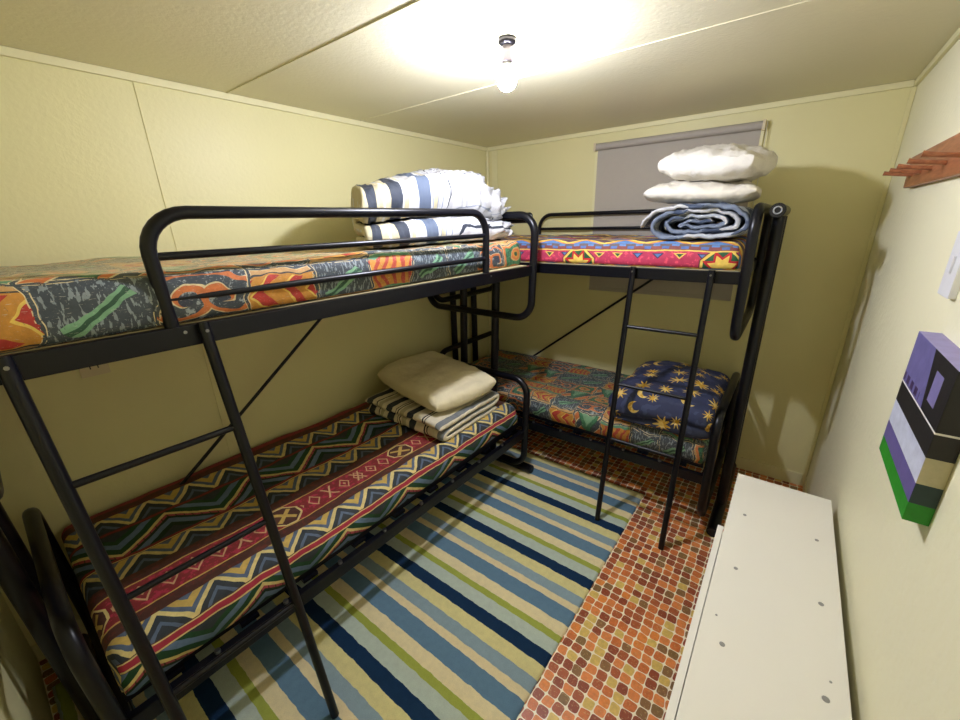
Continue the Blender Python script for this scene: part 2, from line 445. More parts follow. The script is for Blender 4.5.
def cloth_plain(name, col, wr=0.5):
    M = Mat(name, 0.7, 0, 0.3)
    br = M.noise(M.tc().outputs['Object'], 14, 3)
    return finish_cloth(M, M.scale_col(col, 0.93 + br * 0.14), wr, 0.02)
m_pcream = cloth_plain('cream_pillowcase', S(226, 214, 176), 0.7)
m_pwhite = cloth_plain('white_pillowcase', S(226, 221, 208), 1.0)
m_pwhite2 = cloth_plain('white_cotton_pillow', S(224, 218, 202), 0.9)

def mat_canvas():
    M = Mat('painted_canvas', 0.55)
    x, y, z = M.xyz('Object')                           # origin at the canvas centre on the wall; front faces -x
    t = z / CZ                                           # 0 bottom .. 1 top
    s = (CY0 - y) / (CY0 - CY1)                          # 0 far edge .. 1 near edge
    n = M.noise(M.tc().outputs['Object'], 30, 4, 0.6)
    green = S(40, 150, 30); purple = S(104, 92, 150); lil = S(128, 120, 172); black = S(22, 20, 24); wb = S(206, 210, 226)
    col = M.mix(gt(t, 0.13), green, purple)
    col = M.mix(gt(t, 0.27), col, wb); col = M.mix(gt(t, 0.45) , col, black)
    col = M.mix(gt(t, 0.62), col, S(108, 102, 156))
    col = M.mix(gt(t, 0.62) * gt(s, 0.62 - (t - 0.62) * 0.3), col, black)
    col = M.mix(between(t, 0.70, 0.90) * between(s, 0.67, 0.83), col, lil)
    win = lt(tri(s * 8.0 + 0.3), 0.62) * between(s, 0.0, 0.5) * between(t, 0.63, 0.69)
    col = M.mix(win, col, S(62, 40, 84))
    col = M.mix(between(t, 0.605, 0.618), col, S(236, 232, 226))
    # near side face
    side = M.mix(gt(t, 0.13), S(34, 136, 30), S(40, 62, 64)); side = M.mix(gt(t, 0.27), side, S(186, 178, 146)); side = M.mix(gt(t, 0.45), side, S(26, 24, 26))
    side = M.mix(between(t, 0.605, 0.618), side, S(230, 226, 220))
    g = M.nt.nodes.new('ShaderNodeNewGeometry'); sn = M.nt.nodes.new('ShaderNodeSeparateXYZ'); M.nt.links.new(g.outputs['True Normal'], sn.inputs[0])
    col = M.mix(lt(N(M.nt, sn.outputs[1]), -0.5), col, side)
    col = M.mix(gt(N(M.nt, sn.outputs[2]), 0.5), col, S(146, 138, 186))
    M.color(M.scale_col(col, 0.72 + n * 0.56))
    M.bump(n, 0.2, 0.003)
    return M.m
CY0, CY1, CZ = 0.17, -0.17, 0.33
m_canvas = mat_canvas()

# ------------------------------------------------------------------ mesh building
def new_obj(name, verts, faces, mat, parent=None, loc=None, smooth=False, uvs=None):
    me = bpy.data.meshes.new(name)
    me.from_pydata([tuple(v) for v in verts], [], faces)
    if uvs is not None:
        ul = me.uv_layers.new(name='UVMap')
        for li, l in enumerate(me.loops): ul.data[li].uv = uvs[li] if isinstance(uvs, list) else uvs(l.vertex_index)
    if mat: me.materials.append(mat)
    me.update()
    if smooth: me.polygons.foreach_set('use_smooth', [True] * len(me.polygons))
    o = bpy.data.objects.new(name, me); COL.objects.link(o)
    if parent is not None: o.parent = parent
    if loc is not None: o.location = loc
    return o

class MB:
    def __init__(s): s.v, s.f, s.sm = [], [], []
    def add(s, verts, faces, smooth=False):
        b = len(s.v); s.v += [Vector(v) for v in verts]
        s.f += [tuple(b + i for i in f) for f in faces]; s.sm += [smooth] * len(faces)
        return s
    def box(s, lo, hi, bev=0.0):
        x0, y0, z0 = [min(a, b) for a, b in zip(lo, hi)]; x1, y1, z1 = [max(a, b) for a, b in zip(lo, hi)]
        bm = bmesh.new(); bmesh.ops.create_cube(bm, size=1.0)
        for v in bm.verts: v.co = Vector((x0 + (v.co.x + .5) * (x1 - x0), y0 + (v.co.y + .5) * (y1 - y0), z0 + (v.co.z + .5) * (z1 - z0)))
        if bev: bmesh.ops.bevel(bm, geom=bm.edges[:], offset=bev, segments=2, affect='EDGES', profile=0.7)
        bm.verts.index_update()
        s.add([v.co.copy() for v in bm.verts], [[v.index for v in f.verts] for f in bm.faces]); bm.free(); return s
    def tube(s, pts, r, seg=12, closed=False, cap=True):
        pts = [Vector(p) for p in pts]; n = len(pts)
        tan = []
        for i in range(n):
            a = pts[(i - 1) % n] if (closed or i > 0) else pts[i]; b = pts[(i + 1) % n] if (closed or i < n - 1) else pts[i]
            tan.append((b - a).normalized())
        t0 = tan[0]; up = Vector((0, 0, 1)) if abs(t0.z) < 0.9 else Vector((1, 0, 0))
        nrm = t0.cross(up).normalized(); rings = []
        for i in range(n):
            if i: 
                ax = tan[i - 1].cross(tan[i])
                if ax.length > 1e-8: nrm = Matrix.Rotation(tan[i - 1].angle(tan[i]), 3, ax.normalized()) @ nrm
            bi = tan[i].cross(nrm).normalized()
            rr = r[i] if isinstance(r, (list, tuple)) else r
            rings.append([pts[i] + (nrm * math.cos(2 * PI * k / seg) + bi * math.sin(2 * PI * k / seg)) * rr for k in range(seg)])
        vs = [p for R in rings for p in R]; fs = []
        for i in range(n if closed else n - 1):
            j = (i + 1) % n
            for k in range(seg):
                l = (k + 1) % seg
                fs.append((i * seg + k, i * seg + l, j * seg + l, j * seg + k))
        s.add(vs, fs, True)
        if not closed and cap:
            s.add(rings[0], [tuple(range(seg - 1, -1, -1))]); s.add(rings[-1], [tuple(range(seg))])
        return s
    def lathe(s, prof, c=(0, 0, 0), seg=24):
        vs, fs = [], []
        for (r, z) in prof:
            for k in range(seg): vs.append((c[0] + r * math.cos(2 * PI * k / seg), c[1] + r * math.sin(2 * PI * k / seg), c[2] + z))
        for i in range(len(prof) - 1):
            for k in range(seg):
                l = (k + 1) % seg
                fs.append((i * seg + k, i * seg + l, (i + 1) * seg + l, (i + 1) * seg + k))
        s.add(vs, fs, True); return s
    def map(s, fn): s.v = [Vector(fn(*p)) for p in s.v]; return s
    def build(s, name, mat, parent=None, loc=None):
        me = bpy.data.meshes.new(name); me.from_pydata([tuple(v) for v in s.v], [], s.f)
        bm = bmesh.new(); bm.from_mesh(me); bmesh.ops.recalc_face_normals(bm, faces=bm.faces); bm.to_mesh(me); bm.free()
        me.materials.append(mat); me.polygons.foreach_set('use_smooth', s.sm); me.update()
        o = bpy.data.objects.new(name, me); COL.objects.link(o)
        if parent is not None: o.parent = parent
        if loc is not None: o.location = loc
        return o

def tag(o, label, cat, group=None):
    o['label'] = label; o['category'] = cat
    if group: o['group'] = group
    return o
def thing(name, label, cat, loc=(0, 0, 0), rz=0.0, group=None):
    o = bpy.data.objects.new(name, None); COL.objects.link(o); o.location = loc; o.rotation_euler = (0, 0, rz)
    o.empty_display_size = 0.1
    return tag(o, label, cat, group)
def struct(o): o['kind'] = 'structure'; return o

# ------------------------------------------------------------------ room shell
T = 0.1
struct(MB().box((-T, YF - T, -T), (RW + T, YB + T, 0)).build('floor', m_floor))
struct(MB().box((-T, YF - T, RH), (RW + T, YB + T, RH + T)).build('ceiling', m_ceil))
struct(MB().box((-T, YF - T, 0), (0, YB + T, RH)).build('wall_left', m_wall))
struct(MB().box((RW, YF - T, 0), (RW + T, YB + T, RH)).build('wall_right', m_wall_r))
struct(MB().box((0, YF - T, 0), (RW, YF, RH)).build('wall_front', m_wall))
wx0, wx1, wz0, wz1 = 0.985, 1.895, 1.20, 2.10
b = MB(); b.box((0, 0, 0), (wx0, T, RH)); b.box((wx1, 0, 0), (RW, T, RH)); b.box((wx0, 0, 0), (wx1, T, wz0)); b.box((wx0, 0, wz1), (wx1, T, RH))
struct(b.build('wall_back', m_wall))
b = MB()
for (a0, a1, c0, c1) in ((wx0 - .035, wx0, wz0 - .035, wz1 + .035), (wx1, wx1 + .035, wz0 - .035, wz1 + .035), (wx0, wx1, wz1, wz1 + .035), (wx0, wx1, wz0 - .035, wz0)):
    b.box((a0, -.014, c0), (a1, -0.0005, c1))
win = struct(b.build('window_1', m_trim))
p_ = MB().box((wx0 + .001, .04, wz0 + .001), (wx1 - .001, .046, wz1 - .001)).build('window_pane', m_pane, win)
# ceiling cornice strips, battens, wall joint strips, corner beads, skirting
struct(MB().box((0.0005, YF + .001, RH - .028), (.014, -.0005, RH - .0005), .003).build('trim_1', m_trim))
struct(MB().box((.015, -.014, RH - .028), (RW - .015, -.0005, RH - .0005), .003).build('trim_2', m_trim))
struct(MB().box((RW - .014, YF + .001, RH - .028), (RW - .0005, -.0005, RH - .0005), .003).build('trim_3', m_trim))
struct(MB().box((.016, -2.007, RH - .004), (RW - .016, -1.999, RH - .0003), .001).build('trim_4', m_ceil))
struct(MB().box((.016, -1.281, RH - .0035), (RW - .016, -1.274, RH - .0003), .001).build('trim_5', m_ceil))
struct(MB().box((.0003, -2.347, .07), (.0035, -2.341, RH - .03), .001).build('trim_6', m_wall))
struct(MB().tube([(.012, -.012, 0.001), (.012, -.012, RH - .03)], .0115, 10).build('trim_7', m_trim))
struct(MB().box((RW - .020, -.010, .0), (RW - .001, -.0005, RH - .03), .003).build('trim_8', m_wall))
struct(MB().box((.055, -.010, .09), (.105, -.0005, RH - .03), .003).build('trim_9', m_trim))
struct(MB().box((.0005, -.013, .0), (RW - .022, -.0006, .085), .003).build('baseboard_back', m_trim))
struct(MB().box((.0006, YF + .001, .0), (.013, -.016, .085), .003).build('baseboard_left', m_trim))
struct(MB().box((RW - .008, -1.02, .0), (RW - .0006, -.016, .07), .002).build('baseboard_right', m_trim))

# ------------------------------------------------------------------ roller blind
bl_ = thing('roller_blind', 'grey roller blind pulled down over the window on the back wall', 'blind', (1.44, -.03, 2.14))
bx0, bx1 = .965, 1.918
MB().tube([(bx0 - 1.44, 0, 0), (bx1 - 1.44, 0, 0)], .022, 18).build('roller_tube', m_blindtube, bl_)
b = MB(); b.box((bx0 - 1.44 + .004, .014, -.968), (bx1 - 1.44 - .004, .0165, .012)); b.build('blind_fabric', m_blind, bl_)
MB().box((bx0 - 1.44 + .004, .010, -.985), (bx1 - 1.44 - .004, .021, -.960), .003).build('hem_bar', m_blind, bl_)
for sx in (bx0 - 1.44 - .008, bx1 - 1.44 + .008):
    MB().box((sx - .007, -.022, -.026), (sx + .007, .0285, .024), .003).build('bracket', m_plate2, bl_)
for q in (0.0, .018):
    MB().tube([(bx1 - 1.44 + .022, -.012 + q, .015), (bx1 - 1.44 + .022 + .004, -.012 + q, -.3), (bx1 - 1.44 + .022, -.012 + q, -.60)], .0018, 6).build('pull_cord', m_cord, bl_)

# ------------------------------------------------------------------ bare bulb
LX, LY = 1.291, -1.642
lamp = thing('ceiling_light', 'bare glowing bulb in a grey batten holder on the ceiling', 'light', (LX, LY, RH))
MB().lathe([(.001, -.0005), (.027, -.0005), (.031, -.007), (.030, -.015), (.021, -.021), (.001, -.022)]).build('ceiling_rose', m_rose, lamp)
MB().lathe([(.001, -.020), (.0165, -.020), (.016, -.042), (.0185, -.064), (.018, -.069), (.001, -.069)]).build('lamp_holder', m_holder, lamp)
prof = []
def bulb_r(a): return max(.0005, .033 * math.sin(a)), -.120 + .034 * math.cos(a) * (1.12 if a < PI / 2 else 1.0)
MB().lathe([(.0125, -.067), (.013, -.076)] + [bulb_r(PI * (0.16 + 0.16 * i / 4)) for i in range(5)], seg=32).build('glare_collar', m_plate, lamp)  # opaque collar added to cut the bulb's glow on the ceiling
MB().lathe([bulb_r(PI * (0.32 + 0.68 * i / 14)) for i in range(15)], seg=32).build('bulb', m_bulb, lamp)

# ------------------------------------------------------------------ bunk beds
def rrect(a0, a1, z0, z1, r, n=8):
    """closed rounded rectangle in a plane, as (a, z)"""
    out = []
    for (ca, cz, s0) in ((a1 - r, z1 - r, 0), (a0 + r, z1 - r, 1), (a0 + r, z0 + r, 2), (a1 - r, z0 + r, 3)):
        for k in range(n + 1):
            t = PI / 2 * (s0 + k / n); out.append((ca + r * math.cos(t), cz + r * math.sin(t)))
    return out

Z_UP, Z_LO = 1.402, 0.338           # mid heights of the side rails
def make_bunk(root, F, L, Wd, guard, brace, lad, clips, offs, ins, toe, zf, zl):
    """F(u,v,z): u from the ladder end along the bed, v from the wall to the front"""
    def B(): return MB()
    def put(mb, name, mat=m_black, parent=root): return mb.map(F).build(name, mat, parent)
    for zc in (Z_UP, Z_LO):
        for v0, v1 in ((0.0, .028), (Wd - .028, Wd)):
            put(B().box((.012, v0, zc - .028), (L - .012, v1, zc + .028), .004), 'side_rail')
        for u0, u1 in ((.0125, .030), (L - .030, L - .0125)):
            put(B().box((u0, .029, zc - .03), (u1, Wd - .029, zc + .018)), 'cross_rail')
    for zc, n in ((Z_UP, 0), (Z_LO, 9)):
        for i in range(n):
            u = .14 + (L - .28) * i / (n - 1)
            put(B().box((u - .03, .003, zc + .0285), (u + .03, Wd - .035, zc + .044)), 'slat')
    put(B().box((.0305, Wd - .051, Z_LO + .0445), (L - .0305, Wd - .047, Z_LO + .085), .001), 'slat_holder')
    for e, u in ((0, 0.0), (1, L)):
        s = -1 if e == 0 else 1
        for z0, z1 in ((1.115, 1.700), (.085, .715)):
            put(B().tube([(u, a, z) for a, z in rrect(.022, Wd - .004, z0, z1, .105, 9)], .0215, 14, True), 'end_hoop')
        uf = u + s * offs[e]
        t = put(B().tube([(uf, .10, 1.686), (uf, Wd - ins[e], 1.686)], .029, 16), 'top_tube')
        put(B().tube([(uf, Wd - ins[e] + .0005, 1.686), (uf, Wd - ins[e] + .005, 1.686)], .027, 16), 'end_cap', m_blackp, t)
        put(B().tube([(uf + .014 * math.cos(q), Wd - ins[e] + .0065, 1.686 + .014 * math.sin(q)) for q in [2 * PI * k / 20 for k in range(20)]], .0035, 6, True), 'cap_ring', m_grey, t)
        ft = put(B().tube([(uf, .02, zf), (uf, Wd + toe, zf)], .030, 16), 'foot_tube')
        put(B().tube([(uf, Wd + toe + .0005, zf), (uf, Wd + toe + .006, zf)], .026, 16), 'end_cap', m_blackp, ft)
        for v in (Wd * .5 - .135, Wd * .5 + .135):
            put(B().tube([(uf, v, zf + .0295), (uf, v, 1.6605)], .0255, 14), 'end_post')
    # guard rail
    ga, gb, gv, gr = guard
    path = [(ga, Z_UP + .0285)]
    rad = .10
    for k in range(9): t = PI - PI / 2 * k / 8; path.append((ga + rad + rad * math.cos(t), 1.71 - rad + rad * math.sin(t)))
    for k in range(9): t = PI / 2 - PI / 2 * k / 8; path.append((gb - rad + rad * math.cos(t), 1.71 - rad + rad * math.sin(t)))
    path.append((gb, Z_UP + .0285))
    g = put(B().tube([(u, gv, z) for u, z in path], gr, 14), 'guard_rail')
    for z in (1.607, 1.500): put(B().tube([(ga + .012, gv, z), (gb - .012, gv, z)], .0105, 10), 'guard_bar', m_black, g)
    # ladder
    for u, ze in zip(lad, zl):
        put(B().tube([(u, Wd + .016, Z_UP + .034), (u, Wd + .018, Z_UP + .01), (u, Wd + .235 - ze * .15, ze)], .0145, 12), 'ladder_stile')
    for z in (1.135, .825, .515):
        v = Wd + .018 + (Z_UP + .01 - z) / (Z_UP + .01) * .217
        put(B().tube([(lad[0] + .012, v, z), (lad[1] - .012, v, z)], .009, 10), 'ladder_rung')
    # diagonal brace on the wall side
    (u0, z0), (u1, z1) = brace
    put(B().tube([(u0, .036, z0), (u1, .036, z1)], .0085, 8), 'diagonal_brace')
    # bolts
    def bolt(u, v, z, m=m_chrome):
        put(B().tube([(u, v, z), (u, v + .003, z)], .0045, 8), 'bolt', m)
    for u in lad: bolt(u, Wd + .0325, Z_UP + .012)
    if guard[2] > Wd * .5:
        for u in (ga, gb): bolt(u + .02, Wd + .0005, Z_UP + .012)
    for i in range(clips):
        u = .14 + (L - .28) / 8 * .5 + (L - .28) / 8 * i
        put(B().tube([(u, Wd - .012, Z_LO + .0286), (u, Wd - .012, Z_LO + .040)], .009, 8), 'slat_clip', m_chrome)

# left bunk: root at its near wall corner, turned a degree clockwise
LA = (.060, -3.045, 0.0); LRZ = math.radians(-1.0); LL, LWD = 2.10, .872
bedL = thing('bunk_bed', 'black metal bunk bed along the left wall with front guard rail', 'bunk bed', LA, LRZ)
def FL(u, v, z): return (v + .05 * (u / LL) * (z / 1.4), u - .034 * (z - .75) * (1 - u / LL), z)   # the left bunk leans out a little at its far end
def FR(u, v, z): return (-u, -v, z)
make_bunk(bedL, FL, LL, LWD, (.402, 1.690, LWD - .015, .0165), ((1.50, 1.376), (.20, .365)), (.109, .462), 8, (.056, .050), (.012, .075), .030, .0425, (.0145, .0145))
# right bunk: root at its right wall-side corner
RA = (2.030, -.033, 0.0); RL, RWD = 1.91, .822
bedR = thing('bunk_bed', 'black metal bunk bed across the back wall under the blind', 'bunk bed', RA, 0.0)
make_bunk(bedR, FR, RL, RWD, (.19, 1.490, .015, .0135), ((.455, 1.376), (1.74, .365)), (.130, .483), 8, (.070, .060), (.005, .05), -.015, .031, (.002, .0145))

# ------------------------------------------------------------------ soft shapes
def fbm(p, s, seed=0.0, octv=3):
    a, v = 1.0, 0.0; q = Vector((p[0] * s + seed, p[1] * s - seed * .7, p[2] * s + seed * 1.3))
    for _ in range(octv): v += a * noise.noise(q); q = q * 2.03; a *= .5
    return v

def soft_box(name, size, r0, mat, parent=None, div=(60, 30, 6), disp=None, loc=None, rz=0.0, rb=1.0):
    """rounded cushion-like box from z=0 to size z, centred on x,y; UV unrolls over the edges"""
    sx, sy, sz = size; nx, ny, nz = div
    idx = {}; verts, faces, uvs = [], [], []
    def vid(i, j, k):
        key = (i, j, k)
        if key not in idx:
            p = Vector((sx * (i / nx - .5), sy * (j / ny - .5), sz * k / nz)); r = r0 if k > nz / 2 else min(r0, rb)
            q = Vector((max(-sx / 2 + r, min(sx / 2 - r, p.x)), max(-sy / 2 + r, min(sy / 2 - r, p.y)), max(r, min(sz - r, p.z))))
            d = p - q
            m = max(abs(d.x), abs(d.y), abs(d.z))
            if d.length > 1e-9: p = q + d.normalized() * m
            if disp: p = disp(p, (i / nx, j / ny, k / nz))
            idx[key] = len(verts); verts.append(p)
        return idx[key]
    def quad(c, uv): faces.append([vid(*q) for q in c]); uvs.extend(uv)
    def X(i): return sx * i / nx
    def Y(j): return sy * j / ny
    def Z(k): return sz * k / nz
    for i in range(nx):
        for j in range(ny):
            quad([(i, j, nz), (i + 1, j, nz), (i + 1, j + 1, nz), (i, j + 1, nz)], [(X(i), Y(j)), (X(i + 1), Y(j)), (X(i + 1), Y(j + 1)), (X(i), Y(j + 1))])
            quad([(i, j, 0), (i, j + 1, 0), (i + 1, j + 1, 0), (i + 1, j, 0)], [(X(i), Y(j)), (X(i), Y(j + 1)), (X(i + 1), Y(j + 1)), (X(i + 1), Y(j))])
    for i in range(nx):
        for k in range(nz):
            a, c = sz - Z(k), sz - Z(k + 1)
            quad([(i, 0, k), (i + 1, 0, k), (i + 1, 0, k + 1), (i, 0, k + 1)], [(X(i), -a), (X(i + 1), -a), (X(i + 1), -c), (X(i), -c)])
            quad([(i + 1, ny, k), (i, ny, k), (i, ny, k + 1), (i + 1, ny, k + 1)], [(X(i + 1), sy + a), (X(i), sy + a), (X(i), sy + c), (X(i + 1), sy + c)])
    for j in range(ny):
        for k in range(nz):
            a, c = sz - Z(k), sz - Z(k + 1)
            quad([(0, j + 1, k), (0, j, k), (0, j, k + 1), (0, j + 1, k + 1)], [(-a, Y(j + 1)), (-a, Y(j)), (-c, Y(j)), (-c, Y(j + 1))])
            quad([(nx, j, k), (nx, j + 1, k), (nx, j + 1, k + 1), (nx, j, k + 1)], [(sx + a, Y(j)), (sx + a, Y(j + 1)), (sx + c, Y(j + 1)), (sx + c, Y(j))])
    o = new_obj(name, verts, faces, mat, parent, loc, True, uvs)
    o.rotation_euler = (0, 0, rz)
    return o

def bed_point(bed, F, u, v, z):
    M = Matrix.Translation(bed.location) @ Matrix.Rotation(bed.rotation_euler.z, 4, 'Z')
    return M @ Vector(F(u, v, z))

def mattress(name, bed, u0, u1, v0, v1, z, th, mat, label, right, sag=0.0, seed=0.0, side_bulge=.008):
    """length lies on local x, width on local y with +y towards the front rail"""
    Lm, Wm = u1 - u0, v1 - v0
    def disp(p, t):
        p = p.copy()
        top = p.z / th
        p.z += top * (fbm(p, 2.6, seed) * .010 + fbm(p, 9.0, seed + 4) * .004)
        p.z -= top * sag * math.sin(PI * t[0]) * math.sin(PI * t[1])
        k = math.sin(PI * min(1, max(0, top)))
        if t[1] > .999 or t[1] < .001: p.y += (1 if t[1] > .5 else -1) * k * (side_bulge + fbm(p, 5.0, seed + 9) * .005)
        return p
    o = soft_box(name, (Lm, Wm, th), .042, mat, None, (96, 44, 10), disp, rb=.022)
    F = FR if right else FL
    c = bed_point(bed, F, (u0 + u1) / 2, (v0 + v1) / 2, z)
    o.location = c
    # local +y must face the front: front is +x for the left bed, -y for the right bed
    o.rotation_euler = (0, 0, (PI if right else -PI / 2) + bed.rotation_euler.z)
    tag(o, label, 'mattress')
    return o

ZB = Z_UP + .031
for bed, F, L_, W_, nm in ((bedL, FL, LL, LWD, 'left'), (bedR, FR, RL, RWD, 'right')):
    MB().box((.031, .0285, Z_UP + .0185), (L_ - .031, W_ - .0285, Z_UP + .0300)).map(F).build('base_board', m_board, bed)
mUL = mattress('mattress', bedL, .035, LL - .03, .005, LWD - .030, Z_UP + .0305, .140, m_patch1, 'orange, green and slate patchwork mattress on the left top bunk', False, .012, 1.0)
mUR = mattress('mattress', bedR, .03, RL - .03, .02, RWD - .024, Z_UP + .0305, .130, m_star, 'pink mattress with star medallions on the top bunk below the blind', True, .006, 2.0)
mLL = mattress('mattress', bedL, .035, LL - .03, -.040, LWD - .058, Z_LO + .0445, .172, m_kilim, 'zigzag banded dark red and green mattress on the left lower bunk', False, .022, 3.0, .026)
mLR = mattress('mattress', bedR, .03, RL - .03, .012, RWD - .058, Z_LO + .0445, .172, m_patch2, 'green and orange patchwork mattress on the lower bunk by the back wall', True, .02, 4.0, .032)

# ------------------------------------------------------------------ pillows
def pillow(name, size, h, mat, loc, rot, label, seed=0.0, sharp=.5, wr=.012, n=54):
    sx, sy = size; verts, faces, uvs = [], [], []
    def H(a, b):
        ea = max(0.0, 1 - abs(a) ** 3.0); eb = max(0.0, 1 - abs(b) ** 3.0)
        return (ea * eb) ** sharp
    for sgn in (1, -1):
        for i in range(n + 1):
            for j in range(n + 1):
                a, b = math.sin(PI / 2 * (2 * i / n - 1)), math.sin(PI / 2 * (2 * j / n - 1))
                k = 1 - .09 * a * a * b * b
                x = sx / 2 * a * k * (1 - .018 * (1 - b * b)); y = sy / 2 * b * k * (1 - .018 * (1 - a * a))
                hh = H(a, b)
                z = sgn * h / 2 * hh
                p = Vector((x, y, z * 2))
                rim = 1 - hh
                z += hh ** .4 * (fbm(p, 5, seed) * wr + fbm((x * 2.2, y * .8, z), 14, seed + 3) * wr * .5) * (1 if sgn > 0 else .6)
                z += rim * fbm((x, y, 0), 7, seed + 8) * wr * .9
                # gathers running in from the seams
                g = math.sin(60 * (x if abs(b) > abs(a) else y) + seed + 3 * fbm((x, y, 0), 9, seed))
                z += sgn * wr * .16 * g * max(0, min(1, (max(abs(a), abs(b)) - .55) / .3)) * hh
                verts.append(Vector((x, y, z)))
    m = (n + 1) * (n + 1)
    for i in range(n):
        for j in range(n):
            q = [i * (n + 1) + j, (i + 1) * (n + 1) + j, (i + 1) * (n + 1) + j + 1, i * (n + 1) + j + 1]
            faces.append(q); faces.append([m + k for k in reversed(q)])
    me_o = new_obj(name, verts, faces, mat, None, loc, True, lambda vi: (verts[vi].x, verts[vi].y))
    bm = bmesh.new(); bm.from_mesh(me_o.data); bmesh.ops.remove_doubles(bm, verts=bm.verts, dist=.0006); bm.to_mesh(me_o.data); bm.free()
    me_o.data.polygons.foreach_set('use_smooth', [True] * len(me_o.data.polygons))
    me_o.rotation_euler = rot
    return tag(me_o, label, 'pillow')

# ------------------------------------------------------------------ folded quilts: a thick sheet following a path
def resample(path, step):
    out = [Vector(path[0])]
    for a, b in zip(path[:-1], path[1:]):
        a, b = Vector(a), Vector(b); k = max(1, int((b - a).length / step))
        out += [a.lerp(b, (i + 1) / k) for i in range(k)]
    return out
def smooth_path(p, it=6):
    for _ in range(it): p = [p[0]] + [(p[i - 1] + p[i] * 2 + p[i + 1]) / 4 for i in range(1, len(p) - 1)] + [p[-1]]
    return p
def quilt(name, path, thick, w0, w1, nw, place, mat, label, cat, disp=None, uvf=None, endr=.02):
    """path: (a, z, thickness) nodes; swept along w; place(a, w, z) -> world offset; one closed mesh"""
    P = smooth_path(resample([(a, z, t) for a, z, t in path], .012), 5)
    n = len(P); ss = [0.0]
    for i in range(1, n): ss.append(ss[-1] + (P[i].xy - P[i - 1].xy).length)
    left, right = [], []
    for i in range(n):
        d = (P[min(n - 1, i + 1)].xy - P[max(0, i - 1)].xy).normalized(); nr = Vector((-d.y, d.x))
        t = P[i].z / 2; e = min(ss[i], ss[-1] - ss[i])
        if e < t: t *= math.sqrt(max(0.02, 1 - (1 - e / t) ** 2))
        left.append((P[i].xy, nr, t)); right.append((P[i].xy, -nr, t))
    ring = [(c, q, t, ss[i]) for i, (c, q, t) in enumerate(left)] + [(c, q, t, ss[n - 1 - i] ) for i, (c, q, t) in enumerate(reversed(right))]
    m = len(ring); verts, faces, uvw = [], [], []
    ws = []
    for j in range(nw + 1):
        f = j / nw; ws.append(w0 + (w1 - w0) * f)
    ws = [w0, w0 + .004, w0 + .010] + [w for w in ws if w0 + .014 < w < w1 - .014] + [w1 - .010, w1 - .004, w1]
    for w in ws:
        e = min(w - w0, w1 - w); k = 1.0 if e > endr else math.sqrt(max(.06, 1 - (1 - e / endr) ** 2))
        for i, (c, q, t, s) in enumerate(ring):
            pt = c + q * (t * k)
            p = Vector((pt.x, w, pt.y))
            if disp: p = disp(p, s, w)
            verts.append(Vector(place(*p))); uvw.append((s, w - w0) if uvf is None else uvf(p, s, w))
    nW = len(ws)
    for j in range(nW - 1):
        for i in range(m):
            l = (i + 1) % m
            faces.append((j * m + i, j * m + l, (j + 1) * m + l, (j + 1) * m + i))
    for j in (0, nW - 1):
        for i in range(n - 1):
            q = (j * m + i, j * m + i + 1, j * m + m - 2 - i, j * m + m - 1 - i)
            if len(set(q)) == 4: faces.append(q)
    o = new_obj(name, verts, faces, mat, None, None, True, lambda vi: uvw[vi])
    bm = bmesh.new(); bm.from_mesh(o.data); bmesh.ops.recalc_face_normals(bm, faces=bm.faces); bm.to_mesh(o.data); bm.free()
    # put the origin at the base centre
    lo = Vector((min(v.x for v in verts), min(v.y for v in verts), min(v.z for v in verts))); hi = Vector((max(v.x for v in verts), max(v.y for v in verts), max(v.z for v in verts)))
    c = Vector(((lo.x + hi.x) / 2, (lo.y + hi.y) / 2, lo.z))
    o.data.transform(Matrix.Translation(-c)); o.location = c
    return tag(o, label, cat)

# quilt on the left top bunk: thin doubled layer below, fat layer above, crumpled far end
ZT = Z_UP + .0305 + .140 + .002
def fUL(w): return (w + 1.98) / .99
def sst(a, b, x):
    x = max(0, min(1, (x - a) / (b - a))); return x * x * (3 - 2 * x)
def dUL(p, s, w):
    p = p.copy(); a, y, z = p
    f = fUL(w)
    up = max(0, min(1, (z - .04) / .16))
    p.z += up * (.115 * math.sin(min(1, f * 1.08) * PI / 2) + .04 * (.86 - a) / .5) + fbm((a, y, z), 6, 2) * .010 * (.3 + up) + fbm((a, y * 2, z), 17, 5) * .005
    p.x += fbm((a, y * 3, z * 2), 5, 12) * .012
    k = sst(.42, .95, f)
    if k > 0:
        q = z * 17 - a * 5 + y * 2.2 + fbm((a * .7, y * .9, z * 2), 5, 3) * 1.3
        rid = abs(2 * (q - math.floor(q)) - 1) - .5                  # pleats running along the quilt
        q2 = z * 34 + a * 7 + fbm((a, y, z), 7, 13) * 2; rd2 = abs(2 * (q2 - math.floor(q2)) - 1) - .5
        p.x += k * (.040 * rid + .020 * rd2); p.z += k * up * (.036 * rid + .018 * rd2)
        p.y += k * k * (.050 * rid - .02 * abs(z - .13) / .13 + .03 * fbm((a * 1.5, 0, z), 7, 9))
        p.z -= sst(.72, 1.0, f) * .12 * up
        p.x += sst(.55, 1.0, f) * .045 * (1 if a > .6 else -1)
    p.y += .62 * (.86 - a) * max(0, 1 - f) ** 1.2                     # laid askew: the near edge runs back to the wall
    p.z = max(p.z, .0)
    return p
def uvUL(p, s, w):
    f = fUL(w); k = sst(.45, .7, f)
    return (s, f * (1 - k) + k * (.50 + .5 * abs(2 * ((s * 3.1) % 1.0) - 1)) )
